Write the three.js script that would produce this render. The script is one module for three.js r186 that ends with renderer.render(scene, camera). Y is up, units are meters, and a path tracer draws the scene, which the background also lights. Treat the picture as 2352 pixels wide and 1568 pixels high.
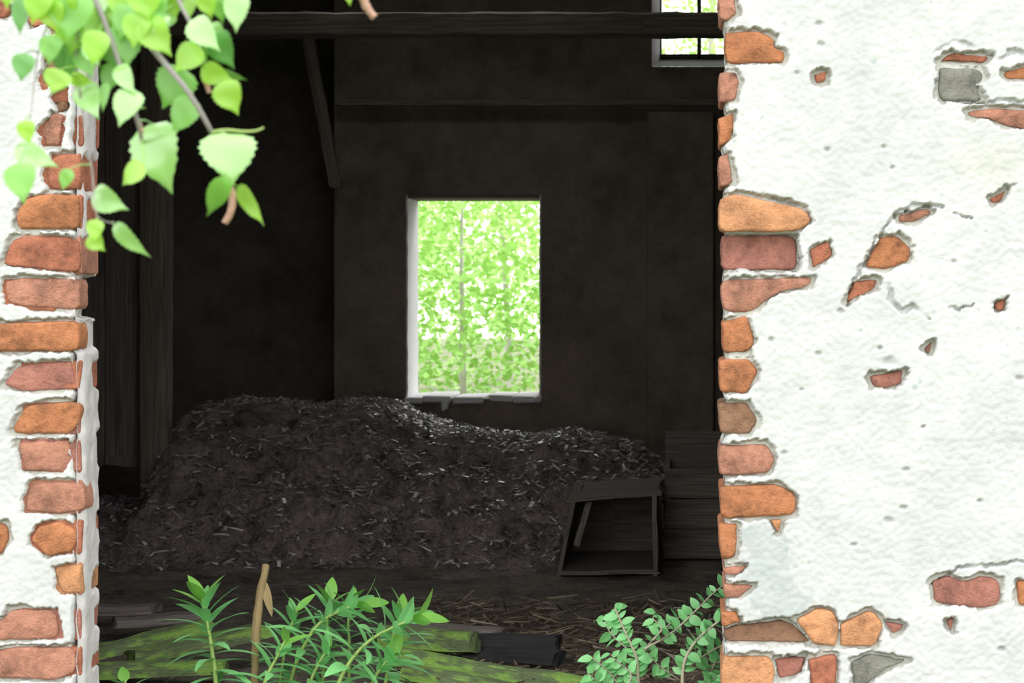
import * as THREE from 'three';
import { ImprovedNoise } from 'three/addons/math/ImprovedNoise.js';
import { RoundedBoxGeometry } from 'three/addons/geometries/RoundedBoxGeometry.js';
import { mergeGeometries, mergeVertices } from 'three/addons/utils/BufferGeometryUtils.js';

// ------------------------------------------------------------------ camera, sky, exposure
const F = 5730;                       // focal length in pixels of the 2352 x 1568 frame
const EYE = new THREE.Vector3(0, 1.0, 5.0);
const VX = 1600, VY = 640;            // where the straight-ahead direction falls in the frame
const scene = new THREE.Scene();
const camera = new THREE.PerspectiveCamera(2 * Math.atan(784 / F) * 180 / Math.PI, 1.5, 0.05, 200);
camera.position.copy(EYE);
camera.setViewOffset(2352, 1568, 1176 - VX, 784 - VY, 2352, 1568);
camera.focus = 6.2;
camera.userData.fStop = 11;

const renderer = new THREE.WebGLRenderer({ antialias: true });
renderer.toneMapping = THREE.LinearToneMapping;
renderer.toneMappingExposure = 0.78;
renderer.shadowMap.enabled = true;

{ // bright, evenly overcast sky, a little brighter overhead
  const w = 64, h = 32, d = new Float32Array(w * h * 4);
  for (let j = 0; j < h; j++) for (let i = 0; i < w; i++) {
    const el = ((j + 0.5) / h - 0.5) * Math.PI, s = Math.max(0, Math.sin(el));
    const L = 4.0 * (1 + 0.5 * s), k = (j * w + i) * 4;
    d[k] = L * 0.985; d[k + 1] = L; d[k + 2] = L * 1.0; d[k + 3] = 1;
  }
  const sky = new THREE.DataTexture(d, w, h, THREE.RGBAFormat, THREE.FloatType);
  sky.mapping = THREE.EquirectangularReflectionMapping;
  sky.magFilter = THREE.LinearFilter; sky.minFilter = THREE.LinearFilter; sky.needsUpdate = true;
  scene.background = sky; scene.environment = sky;
}

// ------------------------------------------------------------------ helpers
function rng(seed) { let a = seed >>> 0; return () => { a = (a + 0x6D2B79F5) | 0; let t = Math.imul(a ^ (a >>> 15), 1 | a); t = (t + Math.imul(t ^ (t >>> 7), 61 | t)) ^ t; return ((t ^ (t >>> 14)) >>> 0) / 4294967296; }; }
const R = rng(20240611);
const rr = (a, b) => a + (b - a) * R();
const IN = new ImprovedNoise();
const ns = (x, y, z = 0) => IN.noise(x, y, z);
const fbm = (x, y, z = 0, o = 4) => { let s = 0, a = 1; for (let i = 0; i < o; i++) { s += a * ns(x, y, z + i * 7.3); x *= 2.03; y *= 2.03; z *= 2.03; a *= 0.5; } return s; };
const sst = (a, b, x) => { const t = Math.min(1, Math.max(0, (x - a) / (b - a))); return t * t * (3 - 2 * t); };
const lerp = (a, b, t) => a + (b - a) * t;
const V = (x, y, z) => new THREE.Vector3(x, y, z);
// a point seen at (px, py) of the photograph, d metres in front of the eye
const P = (px, py, d) => V((px - VX) * d / F, EYE.y - (py - VY) * d / F, EYE.z - d);
const X5 = (px, d = 5) => (px - VX) * d / F;
const Y5 = (py, d = 5) => EYE.y - (py - VY) * d / F;
const taken = {};
function numbered(n) { const k = taken[n] = (taken[n] ?? -1) + 1; return k ? n + '_' + String(k).padStart(3, '0') : n; }
function mesh(name, geo, mat, parent) {
  const m = new THREE.Mesh(geo, mat); m.name = name; m.castShadow = true; m.receiveShadow = true;
  if (parent) parent.add(m); return m;
}
function thing(name, label, category, group, pos) {
  const g = new THREE.Group(); g.name = numbered(name); g.userData = { label, category };
  if (group) g.userData.group = group;
  if (pos) g.position.copy(pos);
  scene.add(g); return g;
}
function structure(name, label, category) {
  const g = new THREE.Group(); g.name = name; g.userData = { kind: 'structure', label, category }; scene.add(g); return g;
}
function box(x0, x1, y0, y1, z0, z1, rad = 0) {
  const w = x1 - x0, h = y1 - y0, d = z1 - z0;
  const g = rad ? new RoundedBoxGeometry(w, h, d, 2, rad) : new THREE.BoxGeometry(w, h, d);
  g.translate((x0 + x1) / 2, (y0 + y1) / 2, (z0 + z1) / 2); return g;
}
function jitter(g, amp, freq, seed = 0) {   // weathered surface: push vertices about with noise
  const p = g.attributes.position;
  for (let i = 0; i < p.count; i++) {
    const x = p.getX(i), y = p.getY(i), z = p.getZ(i);
    p.setXYZ(i, x + amp * fbm(x * freq + seed, y * freq, z * freq, 3), y + amp * fbm(x * freq + 31 + seed, y * freq, z * freq, 3), z + amp * fbm(x * freq + 67 + seed, y * freq, z * freq, 3));
  }
  g.computeVertexNormals(); return g;
}
function tube(pts, r0, r1, seg = 16, rad = 6) {
  const c = new THREE.CatmullRomCurve3(pts), g = new THREE.TubeGeometry(c, seg, 1, rad, false), p = g.attributes.position;
  const n = rad + 1;
  for (let i = 0; i <= seg; i++) {
    const o = c.getPointAt(i / seg), r = lerp(r0, r1, i / seg);
    for (let j = 0; j < n; j++) { const k = i * n + j; p.setXYZ(k, o.x + (p.getX(k) - o.x) * r, o.y + (p.getY(k) - o.y) * r, o.z + (p.getZ(k) - o.z) * r); }
  }
  return g;
}
// tiling noise textures
function tileNoise(size, cells, seed) {
  const r = rng(seed), g = new Float32Array(cells * cells).map(() => r()), out = new Float32Array(size * size);
  for (let y = 0; y < size; y++) for (let x = 0; x < size; x++) {
    const u = x / size * cells, v = y / size * cells, i = Math.floor(u), j = Math.floor(v);
    let a = u - i, b = v - j; a = a * a * (3 - 2 * a); b = b * b * (3 - 2 * b);
    const q = (m, n) => g[(n % cells) * cells + (m % cells)];
    out[y * size + x] = lerp(lerp(q(i, j), q(i + 1, j), a), lerp(q(i, j + 1), q(i + 1, j + 1), a), b);
  }
  return out;
}
function layers(size, list, seed) {
  const out = new Float32Array(size * size); let tot = 0;
  list.forEach(([c, w], i) => { const n = tileNoise(size, c, seed + i * 13); tot += w; for (let k = 0; k < out.length; k++) out[k] += n[k] * w; });
  for (let k = 0; k < out.length; k++) out[k] /= tot;
  return out;
}
function tex(size, fn, srgb) {
  const d = new Uint8Array(size * size * 4);
  for (let k = 0; k < size * size; k++) { const c = fn(k, k % size, Math.floor(k / size)); for (let q = 0; q < 3; q++) d[k * 4 + q] = Math.max(0, Math.min(255, c[q] * 255)); d[k * 4 + 3] = 255; }
  const t = new THREE.DataTexture(d, size, size, THREE.RGBAFormat);
  t.wrapS = t.wrapT = THREE.RepeatWrapping; t.magFilter = THREE.LinearFilter; t.minFilter = THREE.LinearMipmapLinearFilter; t.generateMipmaps = true;
  if (srgb) t.colorSpace = THREE.SRGBColorSpace; t.needsUpdate = true; return t;
}
const lin = (r, g, b) => new THREE.Color().setRGB(r, g, b);
const grainA = layers(512, [[8, 1], [16, 1], [32, 1], [64, 1], [128, 1.2], [256, 1.2]], 5);
const grainB = layers(512, [[4, 2], [8, 2], [16, 1.5], [32, 1], [64, .6]], 91);
const bumpTex = tex(512, (k) => { const v = grainA[k]; return [v, v, v]; });
const brickMap = tex(512, (k) => {          // fired clay: darker and paler blotches, sandy grain, lime smears
  const a = grainA[k], b = grainB[k]; const v = 0.86 + 0.95 * (a - 0.5) + 1.1 * (b - 0.5); const lime = sst(0.60, 0.72, b * 0.6 + a * 0.4) * 0.35;
  return [lerp(v, 1, lime), lerp(v * 0.98, 1, lime * 1.2), lerp(v * 0.96, 1, lime * 1.3)];
});
const soilMap = tex(512, (k) => { const v = 0.55 + 1.5 * (grainA[k] - 0.5) + 0.9 * (grainB[k] - 0.5); return [v, v * 0.97, v * 0.94]; });
const woodA = tileNoise(512, 64, 7), woodB = tileNoise(512, 128, 8);
const woodMap = tex(512, (k, x, y) => { const q = (Math.floor(x / 12) % 512) + y * 512; const v = 0.7 + 0.5 * (woodA[q] - 0.5) + 0.3 * (woodB[q] - 0.5) + 0.3 * (grainB[k] - 0.5); return [v, v * .98, v * .96]; });
const mossMap = tex(512, (k) => { const t = sst(0.44, 0.54, grainB[k]), v = 0.7 + 0.8 * (grainA[k] - 0.5); return [lerp(0.36, 0.62, t) * v * 1.3, lerp(0.34, 0.74, t) * v * 1.3, lerp(0.26, 0.26, t) * v * 1.3]; });
const wallMap = tex(512, (k) => { const v = 0.75 + 0.5 * (grainA[k] - 0.5) + 0.8 * (grainB[k] - 0.5); return [v, v * .97, v * .93]; });

const std = (o) => new THREE.MeshStandardMaterial({ roughness: 0.9, side: THREE.DoubleSide, ...o });
const M = {
  plaster: std({ vertexColors: true, roughness: 0.95, bumpMap: bumpTex, bumpScale: 0.0012 }),
  whitewash: std({ color: lin(0.78, 0.77, 0.77), roughness: 0.95, bumpMap: bumpTex, bumpScale: 0.002 }),
  lime: std({ color: lin(0.46, 0.46, 0.44), roughness: 0.95, bumpMap: bumpTex, bumpScale: 0.002 }),
  core: std({ color: lin(0.30, 0.20, 0.15), roughness: 0.95, map: wallMap }),
  inWall: std({ color: lin(0.225, 0.185, 0.15), roughness: 0.95, map: wallMap, bumpMap: bumpTex, bumpScale: 0.01 }),
  darkWall: std({ color: lin(0.20, 0.18, 0.16), roughness: 0.95, map: wallMap }),
  timber: std({ color: lin(0.22, 0.185, 0.155), map: woodMap, roughness: 0.85 }),
  oldWood: std({ color: lin(0.20, 0.17, 0.145), map: woodMap, roughness: 0.9 }),
  clod: std({ color: lin(0.28, 0.23, 0.20), map: soilMap, roughness: 0.95, bumpMap: bumpTex, bumpScale: 0.01 }),
  charred: std({ color: lin(0.035, 0.033, 0.034), map: woodMap, roughness: 0.9 }),
  greyWood: std({ color: lin(0.30, 0.26, 0.24), map: woodMap, roughness: 0.85 }),
  moss: std({ color: lin(0.36, 0.50, 0.30), map: mossMap, roughness: 1, bumpMap: bumpTex, bumpScale: 0.004 }),
  soil: std({ color: lin(0.25, 0.21, 0.165), map: soilMap, roughness: 0.95, bumpMap: bumpTex, bumpScale: 0.01 }),
  mound: std({ color: lin(0.38, 0.31, 0.29), map: soilMap, roughness: 0.8, bumpMap: bumpTex, bumpScale: 0.02 }),
  ground: std({ color: lin(0.20, 0.24, 0.10), map: soilMap, roughness: 1 }),
  chip: std({ color: 0xffffff, roughness: 0.28 }),
  frame: std({ color: lin(0.06, 0.055, 0.04), map: woodMap, roughness: 0.7 }),
  glass: new THREE.MeshPhysicalMaterial({ color: 0xffffff, transmission: 1, thickness: 0, roughness: 0.02, ior: 1.5 }),
  bark: std({ color: lin(0.22, 0.20, 0.19), roughness: 0.7 }),
  birchBark: std({ color: lin(0.55, 0.53, 0.5), roughness: 0.8, map: wallMap }),
  catkin: std({ color: lin(0.32, 0.19, 0.13), roughness: 0.8 }),
  dry: std({ color: lin(0.24, 0.17, 0.08), roughness: 0.8 }),
};
const leafMat = (r, g, b, rough, tr) => new THREE.MeshPhysicalMaterial({ color: lin(r, g, b), roughness: rough, transmission: tr, thickness: 0, side: THREE.DoubleSide, clearcoat: rough < 0.5 ? 0.5 : 0, clearcoatRoughness: 0.35 });
const LF = {
  lime: leafMat(0.30, 0.58, 0.04, 0.45, 0.4), green: leafMat(0.17, 0.44, 0.05, 0.42, 0.35), deep: leafMat(0.10, 0.31, 0.05, 0.42, 0.3), pale: leafMat(0.27, 0.52, 0.13, 0.3, 0.3),
  herb: leafMat(0.22, 0.58, 0.20, 0.5, 0.35), herbBright: leafMat(0.20, 0.48, 0.07, 0.6, 0.35), shrub: leafMat(0.22, 0.58, 0.21, 0.5, 0.35), stem: std({ color: lin(0.26, 0.36, 0.10), roughness: 0.7 }), stemGrey: std({ color: lin(0.36, 0.33, 0.24), roughness: 0.8 }),
};
LF.pale.clearcoat = 1; LF.pale.clearcoatRoughness = 0.22; LF.pale.ior = 1.6;
const BR = {
  orange: std({ color: lin(0.37, 0.145, 0.062), map: brickMap }), red: std({ color: lin(0.33, 0.118, 0.066), map: brickMap }), pink: std({ color: lin(0.36, 0.165, 0.11), map: brickMap }),
  pale: std({ color: lin(0.46, 0.22, 0.105), map: brickMap }), brown: std({ color: lin(0.215, 0.115, 0.068), map: brickMap }), maroon: std({ color: lin(0.32, 0.132, 0.10), map: brickMap }), stone: std({ color: lin(0.18, 0.18, 0.155), map: brickMap }),
};
for (const m of Object.values(BR)) { m.bumpMap = bumpTex; m.bumpScale = 0.004; m.roughness = 0.95; }

// ------------------------------------------------------------------ setting: ground and room shell
const ROOM = { x0: -5, x1: 3, zb: -6.0, top: 2.9 };
{
  const g = new THREE.PlaneGeometry(60, 60, 60, 60); g.rotateX(-Math.PI / 2); g.translate(0, -0.03, -8);
  const uv = g.attributes.uv, p = g.attributes.position; for (let i = 0; i < p.count; i++) uv.setXY(i, p.getX(i) / 1.5, p.getZ(i) / 1.5);
  const m = mesh('ground', g, M.ground, scene); m.userData = { kind: 'structure', label: 'grassy ground around the ruined brick building', category: 'ground' };
}
{ // trodden earth floor
  const nx = 200, nz = 190, g = new THREE.PlaneGeometry(8.4, 7.3, nx, nz); g.rotateX(-Math.PI / 2); g.translate(-1, 0, -3.45);
  const p = g.attributes.position, uv = g.attributes.uv;
  for (let i = 0; i < p.count; i++) { const x = p.getX(i), z = p.getZ(i); p.setY(i, 0.012 * fbm(x * 3, z * 3) + 0.006 * ns(x * 19, z * 19)); uv.setXY(i, x / 0.7, z / 0.7); }
  g.computeVertexNormals();
  const m = mesh('floor', g, M.soil, scene); m.userData = { kind: 'structure', label: 'dark trodden earth floor inside the building', category: 'floor' };
}
function worldUV(g, s) { const p = g.attributes.position, n = g.attributes.normal, uv = g.attributes.uv; for (let i = 0; i < p.count; i++) { const ax = Math.abs(n.getX(i)), ay = Math.abs(n.getY(i)), az = Math.abs(n.getZ(i)); const [u, v] = az >= ax && az >= ay ? [p.getX(i), p.getY(i)] : ax >= ay ? [p.getZ(i), p.getY(i)] : [p.getX(i), p.getZ(i)]; uv.setXY(i, u / s, v / s); } return g; }
{ // ceiling of boards on joists
  const c = structure('ceiling', 'dark boarded ceiling over the room', 'ceiling');
  const H = { x0: -1.36, x1: -0.6, z0: -4.7, z1: -4.05 };   // where the roof has fallen in above the mound
  for (let i = 0; i < 33; i++) {
    const x = -5 + i * 0.245, cut = x + 0.12 > H.x0 && x + 0.12 < H.x1;
    if (!cut) mesh('board', worldUV(box(x, x + 0.24, 2.9, 2.94, -7.1, 0.0), 1), M.timber, c);
    else { mesh('board', worldUV(box(x, x + 0.24, 2.9, 2.94, -7.1, H.z0 + rr(-0.12, 0.05)), 1), M.timber, c); mesh('board', worldUV(box(x, x + 0.24, 2.9, 2.94, H.z1 + rr(-0.05, 0.12), 0.0), 1), M.timber, c); }
  }
  for (const [x0, x1, z0, z1] of [[-5.4, H.x0, -7.5, 0.35], [H.x1, 3.4, -7.5, 0.35], [H.x0, H.x1, -7.5, H.z0], [H.x0, H.x1, H.z1, 0.35]]) mesh('roof', box(x0, x1, 2.95, 3.1, z0, z1), M.timber, c);
}
{ const w = structure('wall_left', 'dark left wall of the room', 'wall'); mesh('masonry', worldUV(box(-5.4, -5, 0, 2.9, -7.2, -0.27), 1.2), M.darkWall, w); }
{ const w = structure('wall_right', 'dark right wall of the room', 'wall'); mesh('masonry', worldUV(box(3, 3.4, 0, 2.9, -6.4, -0.27), 1.2), M.darkWall, w); }

// back wall with two window openings
const W1 = { x0: X5(932, 11), x1: X5(1243, 11), y0: Y5(916, 11), y1: Y5(447, 11) };
const W2 = { x0: X5(1497, 11), x1: X5(1719, 11), y0: Y5(153, 11), y1: 2.68 };
const wallBack = structure('wall_back', 'dim brownish back wall around the bright window', 'wall');
{
  const xl = X5(768, 11), s = new THREE.Shape([new THREE.Vector2(xl, 0), new THREE.Vector2(3, 0), new THREE.Vector2(3, 2.9), new THREE.Vector2(xl, 2.9)]);
  for (const w of [W1, W2]) s.holes.push(new THREE.Path([[w.x0, w.y0], [w.x0, w.y1], [w.x1, w.y1], [w.x1, w.y0]].map(([a, b]) => new THREE.Vector2(a, b))));
  const g = new THREE.ExtrudeGeometry(s, { depth: 0.42, bevelEnabled: false }); g.translate(0, 0, -6.42);
  mesh('masonry', worldUV(g, 1.1), M.inWall, wallBack);
  mesh('return_wall', worldUV(box(xl, xl + 0.10, 0, 2.9, -7.2, -6.42), 1.1), M.inWall, wallBack);
  mesh('recess_wall', worldUV(box(-5, xl, 0, 2.9, -7.2, -6.95), 1.1), M.darkWall, wallBack);
  mesh('pilaster', worldUV(box(X5(1486, 10.94), X5(1640, 10.94), 0, Y5(255, 10.94), -6.0, -5.94, 0.01), 1.1), M.inWall, wallBack);
}
{ // lower window: empty opening with whitewashed reveals and a broken brick sill
  const w = structure('window_1', 'bright empty window opening with whitewashed reveal in back wall', 'window');
  const t = 0.008, z0 = -6.42, z1 = -6.004;
  mesh('jamb', jitter(new THREE.BoxGeometry(t, W1.y1 - W1.y0, z1 - z0, 1, 40, 6).translate(W1.x0 + t / 2, (W1.y0 + W1.y1) / 2, (z0 + z1) / 2), 0.003, 14), M.whitewash, w);
  mesh('jamb', jitter(new THREE.BoxGeometry(t, W1.y1 - W1.y0, z1 - z0, 1, 40, 6).translate(W1.x1 - t / 2, (W1.y0 + W1.y1) / 2, (z0 + z1) / 2), 0.003, 14, 4), M.whitewash, w);
  mesh('lintel', box(W1.x0, W1.x1, W1.y1 - 0.015, W1.y1 + 0.02, z0, z1), M.timber, w);
  const cuts = [930, 972, 1040, 1112, 1122, 1180, 1232, 1246];
  for (let i = 0; i < cuts.length - 1; i++) if (i !== 3) {
    const x0 = X5(cuts[i], 11), x1 = X5(cuts[i + 1], 11) - 0.004, dz = rr(-0.02, 0.03);
    mesh('sill_brick', jitter(new RoundedBoxGeometry(x1 - x0, 0.03, 0.40 + dz, 3, 0.008).translate((x0 + x1) / 2, W1.y0 - 0.002 + rr(-0.005, 0.005), -6.2 + dz / 2), 0.006, 18, i), M.whitewash, w);
  }
  mesh('plaster_flake', jitter(new RoundedBoxGeometry(0.035, 0.045, 0.015, 3, 0.006).translate(X5(1022, 11), Y5(930, 11), -5.985), 0.008, 30), M.whitewash, w);
}
{ // upper window: small-paned wooden frame set in a splayed opening
  const w = structure('window_2', 'small upper window with dark wooden glazing bars', 'window');
  const fx0 = X5(1518, 11.25), fx1 = X5(1692, 11.25), fy0 = Y5(136, 11.25), fy1 = 2.6, z = -6.25;
  const quad = (a, b, c, d) => { const g = new THREE.BufferGeometry(); g.setAttribute('position', new THREE.Float32BufferAttribute([a, b, c, a, c, d].flatMap((v) => [v.x, v.y, v.z]), 3)); g.setAttribute('uv', new THREE.Float32BufferAttribute([0, 0, 1, 0, 1, 1, 0, 0, 1, 1, 0, 1], 2)); g.computeVertexNormals(); return g; };
  const A = [V(W2.x0, W2.y0, -5.995), V(W2.x1, W2.y0, -5.995), V(W2.x1, W2.y1, -5.995), V(W2.x0, W2.y1, -5.995)], B = [V(fx0, fy0, z), V(fx1, fy0, z), V(fx1, fy1, z), V(fx0, fy1, z)];
  mesh('splayed_sill', quad(A[0], A[1], B[1], B[0]), M.whitewash, w);
  mesh('splayed_jamb', quad(A[3], A[0], B[0], B[3]), M.whitewash, w);
  mesh('splayed_jamb', quad(A[1], A[2], B[2], B[1]), M.whitewash, w);
  mesh('splayed_head', quad(A[2], A[3], B[3], B[2]), M.whitewash, w);
  const fr = (n, x0, x1, y0, y1) => mesh(n, box(x0, x1, y0, y1, z - 0.03, z + 0.02, 0.003), M.frame, w);
  fr('bottom_rail', fx0, fx1, fy0, fy0 + 0.022); fr('top_rail', fx0, fx1, fy1 - 0.03, fy1);
  fr('stile', fx0 - 0.015, fx0 + 0.004, fy0, fy1); fr('stile', fx1 - 0.004, fx1 + 0.015, fy0, fy1);
  const mx = X5(1606, 11.25); fr('mullion', mx - 0.009, mx + 0.009, fy0, fy1);
  const my = fy0 + 0.20; fr('glazing_bar', fx0, fx1, my - 0.01, my + 0.01);
  for (const [x0, x1] of [[fx0, mx], [mx, fx1]]) for (const [y0, y1] of [[fy0, my], [my, fy1]]) mesh('pane', box(x0, x1, y0, y1, z - 0.006, z - 0.003), M.glass, w);
}

// ------------------------------------------------------------------ front wall: bricks, mortar and falling plaster
const wallFront = structure('wall_front', 'ruined brick wall with flaking white plaster around the doorway', 'wall');
const LX = X5(183);                   // front corner of the left jamb
const RX = X5(1656);                  // front corner of the right jamb
const HEAD = 2.15;
{
  const cz = -0.07;
  mesh('masonry', worldUV(box(-5.4, LX - 0.07, 0, HEAD, -0.15, cz), 1), M.core, wallFront);
  mesh('masonry', worldUV(box(-5.4, LX - 0.16, 0, HEAD, -0.27, -0.15), 1), M.core, wallFront);
  mesh('masonry', worldUV(box(RX + 0.012, 3.4, 0, HEAD, -0.27, cz), 1), M.core, wallFront);
  mesh('masonry', worldUV(box(-5.4, 3.4, HEAD, 3.1, -0.27, -0.01), 1), M.core, wallFront);
  // plain stretches of plaster out of the picture
  const flat = (x0, x1, y0, y1) => mesh('plaster', jitter(new THREE.BoxGeometry(x1 - x0, y1 - y0, 0.08, Math.ceil((x1 - x0) / 0.06), Math.ceil((y1 - y0) / 0.06), 1).translate((x0 + x1) / 2, (y0 + y1) / 2, -0.03), 0.004, 6), M.lime, wallFront);
  flat(X5(2450), 3.4, 0, 3.1); flat(-5.4, X5(-95), 0, 3.1); flat(X5(-95), X5(2450), Y5(-95) + 0.5, 3.1);
  flat(RX, X5(2450), 0, Y5(1655)); flat(X5(-95), LX - 0.02, 0, Y5(1655)); flat(RX, X5(2450), Y5(-95), Y5(-95) + 0.5); flat(X5(-95), LX - 0.02, Y5(-95), Y5(-95) + 0.5);
}
// every brick: outline in photo pixels, tone, how far its face stands out (metres), depth of the brick
const RB = [
  [[[1649, -30], [1682, -30], [1692, 32], [1668, 48], [1652, 42]], 'pink', 0.004],
  [[[1664, 74], [1740, 70], [1780, 88], [1772, 110], [1806, 120], [1800, 144], [1668, 146]], 'orange', 0.004],
  [[[1650, 168], [1690, 164], [1699, 185], [1688, 232], [1652, 238]], 'pink', 0.0],
  [[[1650, 272], [1686, 258], [1680, 322], [1652, 336]], 'orange', 0.0],
  [[[1650, 360], [1672, 350], [1684, 420], [1652, 430]], 'pink', 0.0],
  [[[1650, 455], [1690, 444], [1850, 480], [1868, 506], [1838, 531], [1652, 534]], 'pale', 0.008],
  [[[1656, 538], [1830, 540], [1832, 620], [1658, 620]], 'maroon', -0.034],
  [[[1860, 572], [1905, 552], [1913, 588], [1866, 616]], 'red', 0.0],
  [[[1657, 642], [1760, 640], [1869, 637], [1860, 656], [1790, 668], [1725, 718], [1660, 716]], 'pink', 0.002],
  [[[1658, 738], [1715, 724], [1734, 785], [1720, 808], [1660, 811]], 'orange', 0.0],
  [[[1652, 826], [1720, 824], [1743, 850], [1715, 902], [1652, 902]], 'orange', 0.003],
  [[[1650, 926], [1718, 924], [1741, 968], [1720, 998], [1652, 994]], 'brown', 0.0],
  [[[1650, 1024], [1755, 1017], [1783, 1052], [1765, 1086], [1652, 1093]], 'pink', 0.004],
  [[[1650, 1116], [1790, 1111], [1831, 1138], [1826, 1183], [1655, 1191]], 'orange', 0.005],
  [[[1650, 1202], [1693, 1200], [1690, 1280], [1655, 1286]], 'orange', 0.0],
  [[[1770, 1193], [1796, 1193], [1786, 1226]], 'pale', -0.002],
  [[[1660, 1306], [1716, 1296], [1704, 1314], [1665, 1322]], 'pink', 0.0],
  [[[1660, 1340], [1732, 1344], [1700, 1372], [1665, 1374]], 'pink', 0.0],
  [[[1654, 1406], [1690, 1402], [1701, 1428], [1656, 1440]], 'orange', 0.002],
  [[[1660, 1448], [1700, 1436], [1800, 1424], [1832, 1442], [1864, 1477], [1664, 1475]], 'brown', -0.010],
  [[[1828, 1422], [1880, 1395], [1912, 1400], [1926, 1432], [1922, 1482], [1872, 1482]], 'pale', 0.006],
  [[[1930, 1432], [2000, 1398], [2029, 1430], [2010, 1484], [1930, 1484]], 'pale', 0.005],
  [[[1658, 1506], [1768, 1506], [1782, 1535], [1772, 1590], [1655, 1600]], 'pale', 0.004],
  [[[1778, 1515], [1850, 1508], [1842, 1545], [1790, 1562]], 'maroon', -0.010],
  [[[1858, 1512], [1921, 1500], [1923, 1540], [1915, 1598], [1862, 1596]], 'red', 0.003],
  [[[1955, 1518], [2000, 1500], [2086, 1516], [2040, 1532], [1992, 1572], [1962, 1590]], 'stone', 0.0],
  [[[2034, 1428], [2076, 1434], [2068, 1448], [2052, 1456]], 'maroon', -0.006],
  [[[2141, 1332], [2180, 1322], [2215, 1336], [2250, 1322], [2298, 1330], [2299, 1388], [2256, 1396], [2145, 1386]], 'maroon', 0.0],
  [[[2334, 1332], [2420, 1325], [2420, 1395], [2338, 1390]], 'orange', 0.0],
  [[[2174, 1426], [2191, 1418], [2186, 1452]], 'maroon', -0.004],
  [[[1871, 170], [1901, 163], [1896, 186], [1874, 190]], 'red', -0.004],
  [[[2158, 140], [2185, 121], [2275, 130], [2262, 142]], 'red', -0.004],
  [[[2158, 154], [2250, 157], [2264, 178], [2243, 195], [2258, 231], [2165, 233], [2154, 214]], 'stone', -0.002],
  [[[2304, 166], [2350, 154], [2420, 150], [2420, 178], [2310, 181]], 'orange', -0.002],
  [[[2218, 254], [2290, 248], [2420, 254], [2420, 304], [2310, 290], [2270, 270], [2226, 268]], 'pink', -0.002],
  [[[2064, 496], [2130, 477], [2141, 487], [2100, 510], [2067, 510]], 'pink', -0.004],
  [[[2022, 545], [2060, 539], [2093, 572], [2086, 601], [2040, 619], [1987, 613], [2002, 580]], 'orange', 0.0],
  [[[1962, 645], [2016, 641], [2012, 660], [1990, 671], [1944, 694]], 'red', -0.002],
  [[[2274, 456], [2311, 438], [2301, 461], [2280, 465]], 'red', -0.004],
  [[[2284, 697], [2311, 684], [2306, 711], [2290, 714]], 'red', -0.004],
  [[[1998, 864], [2076, 850], [2071, 880], [2030, 893], [2005, 886]], 'maroon', -0.006],
  [[[2122, 800], [2142, 785], [2136, 812]], 'maroon', -0.006],
];
const LB = [
  [[[-60, -30], [12, -30], [26, 30], [10, 44], [-60, 20]], 'red', 0.0],
  [[[60, 40], [90, 22], [140, 10], [150, 60], [120, 75], [108, 54], [70, 62]], 'red', -0.002],
  [[[104, 150], [118, 110], [150, 130], [150, 185], [100, 196], [92, 182]], 'brown', -0.004],
  [[[122, 222], [150, 205], [156, 250], [130, 258]], 'brown', -0.008],
  [[[92, 300], [120, 258], [146, 262], [136, 336], [106, 336]], 'pink', 0.0],
  [[[104, 398], [122, 358], [172, 352], [186, 362], [186, 436], [118, 436]], 'red', 0.004],
  [[[36, 490], [62, 454], [110, 444], [184, 448], [184, 526], [42, 527]], 'orange', 0.006],
  [[[2, 608], [30, 545], [150, 541], [184, 552], [184, 628], [150, 622], [30, 612]], 'red', 0.002],
  [[[8, 642], [60, 637], [184, 640], [184, 712], [70, 706], [16, 696]], 'pink', 0.003],
  [[[-60, 744], [100, 738], [184, 736], [184, 806], [-60, 808]], 'orange', 0.008],
  [[[5, 884], [40, 838], [165, 828], [176, 894], [60, 900]], 'maroon', 0.0],
  [[[26, 985], [62, 930], [150, 921], [190, 928], [182, 970], [164, 996], [30, 996]], 'orange', 0.003],
  [[[38, 1014], [160, 1010], [166, 1050], [140, 1084], [56, 1082]], 'pink', 0.0],
  [[[58, 1172], [66, 1115], [100, 1103], [192, 1110], [196, 1174], [130, 1180]], 'pink', 0.002],
  [[[72, 1240], [90, 1205], [140, 1198], [180, 1220], [168, 1268], [110, 1278]], 'orange', 0.006],
  [[[-60, 1205], [12, 1200], [22, 1235], [4, 1272], [-60, 1276]], 'orange', 0.002],
  [[[124, 1302], [186, 1294], [186, 1364], [140, 1362]], 'pale', 0.0],
  [[[-60, 1440], [14, 1420], [22, 1398], [130, 1400], [138, 1466], [-60, 1472]], 'pink', 0.002],
  [[[-60, 1500], [30, 1486], [170, 1484], [180, 1540], [130, 1562], [-60, 1556]], 'pink', 0.004],
];
function sdPoly(pts, x, y) {          // signed distance, negative inside
  let d = 1e9, s = 1;
  for (let i = 0, j = pts.length - 1; i < pts.length; j = i++) {
    const ex = pts[j][0] - pts[i][0], ey = pts[j][1] - pts[i][1], wx = x - pts[i][0], wy = y - pts[i][1];
    const t = Math.max(0, Math.min(1, (wx * ex + wy * ey) / (ex * ex + ey * ey))), bx = wx - ex * t, by = wy - ey * t;
    d = Math.min(d, bx * bx + by * by);
    const a = y >= pts[i][1], b = y < pts[j][1], c = ex * wy > ey * wx;
    if ((a && b && c) || (!a && !b && !c)) s = -s;
  }
  return s * Math.sqrt(d);
}
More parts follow.
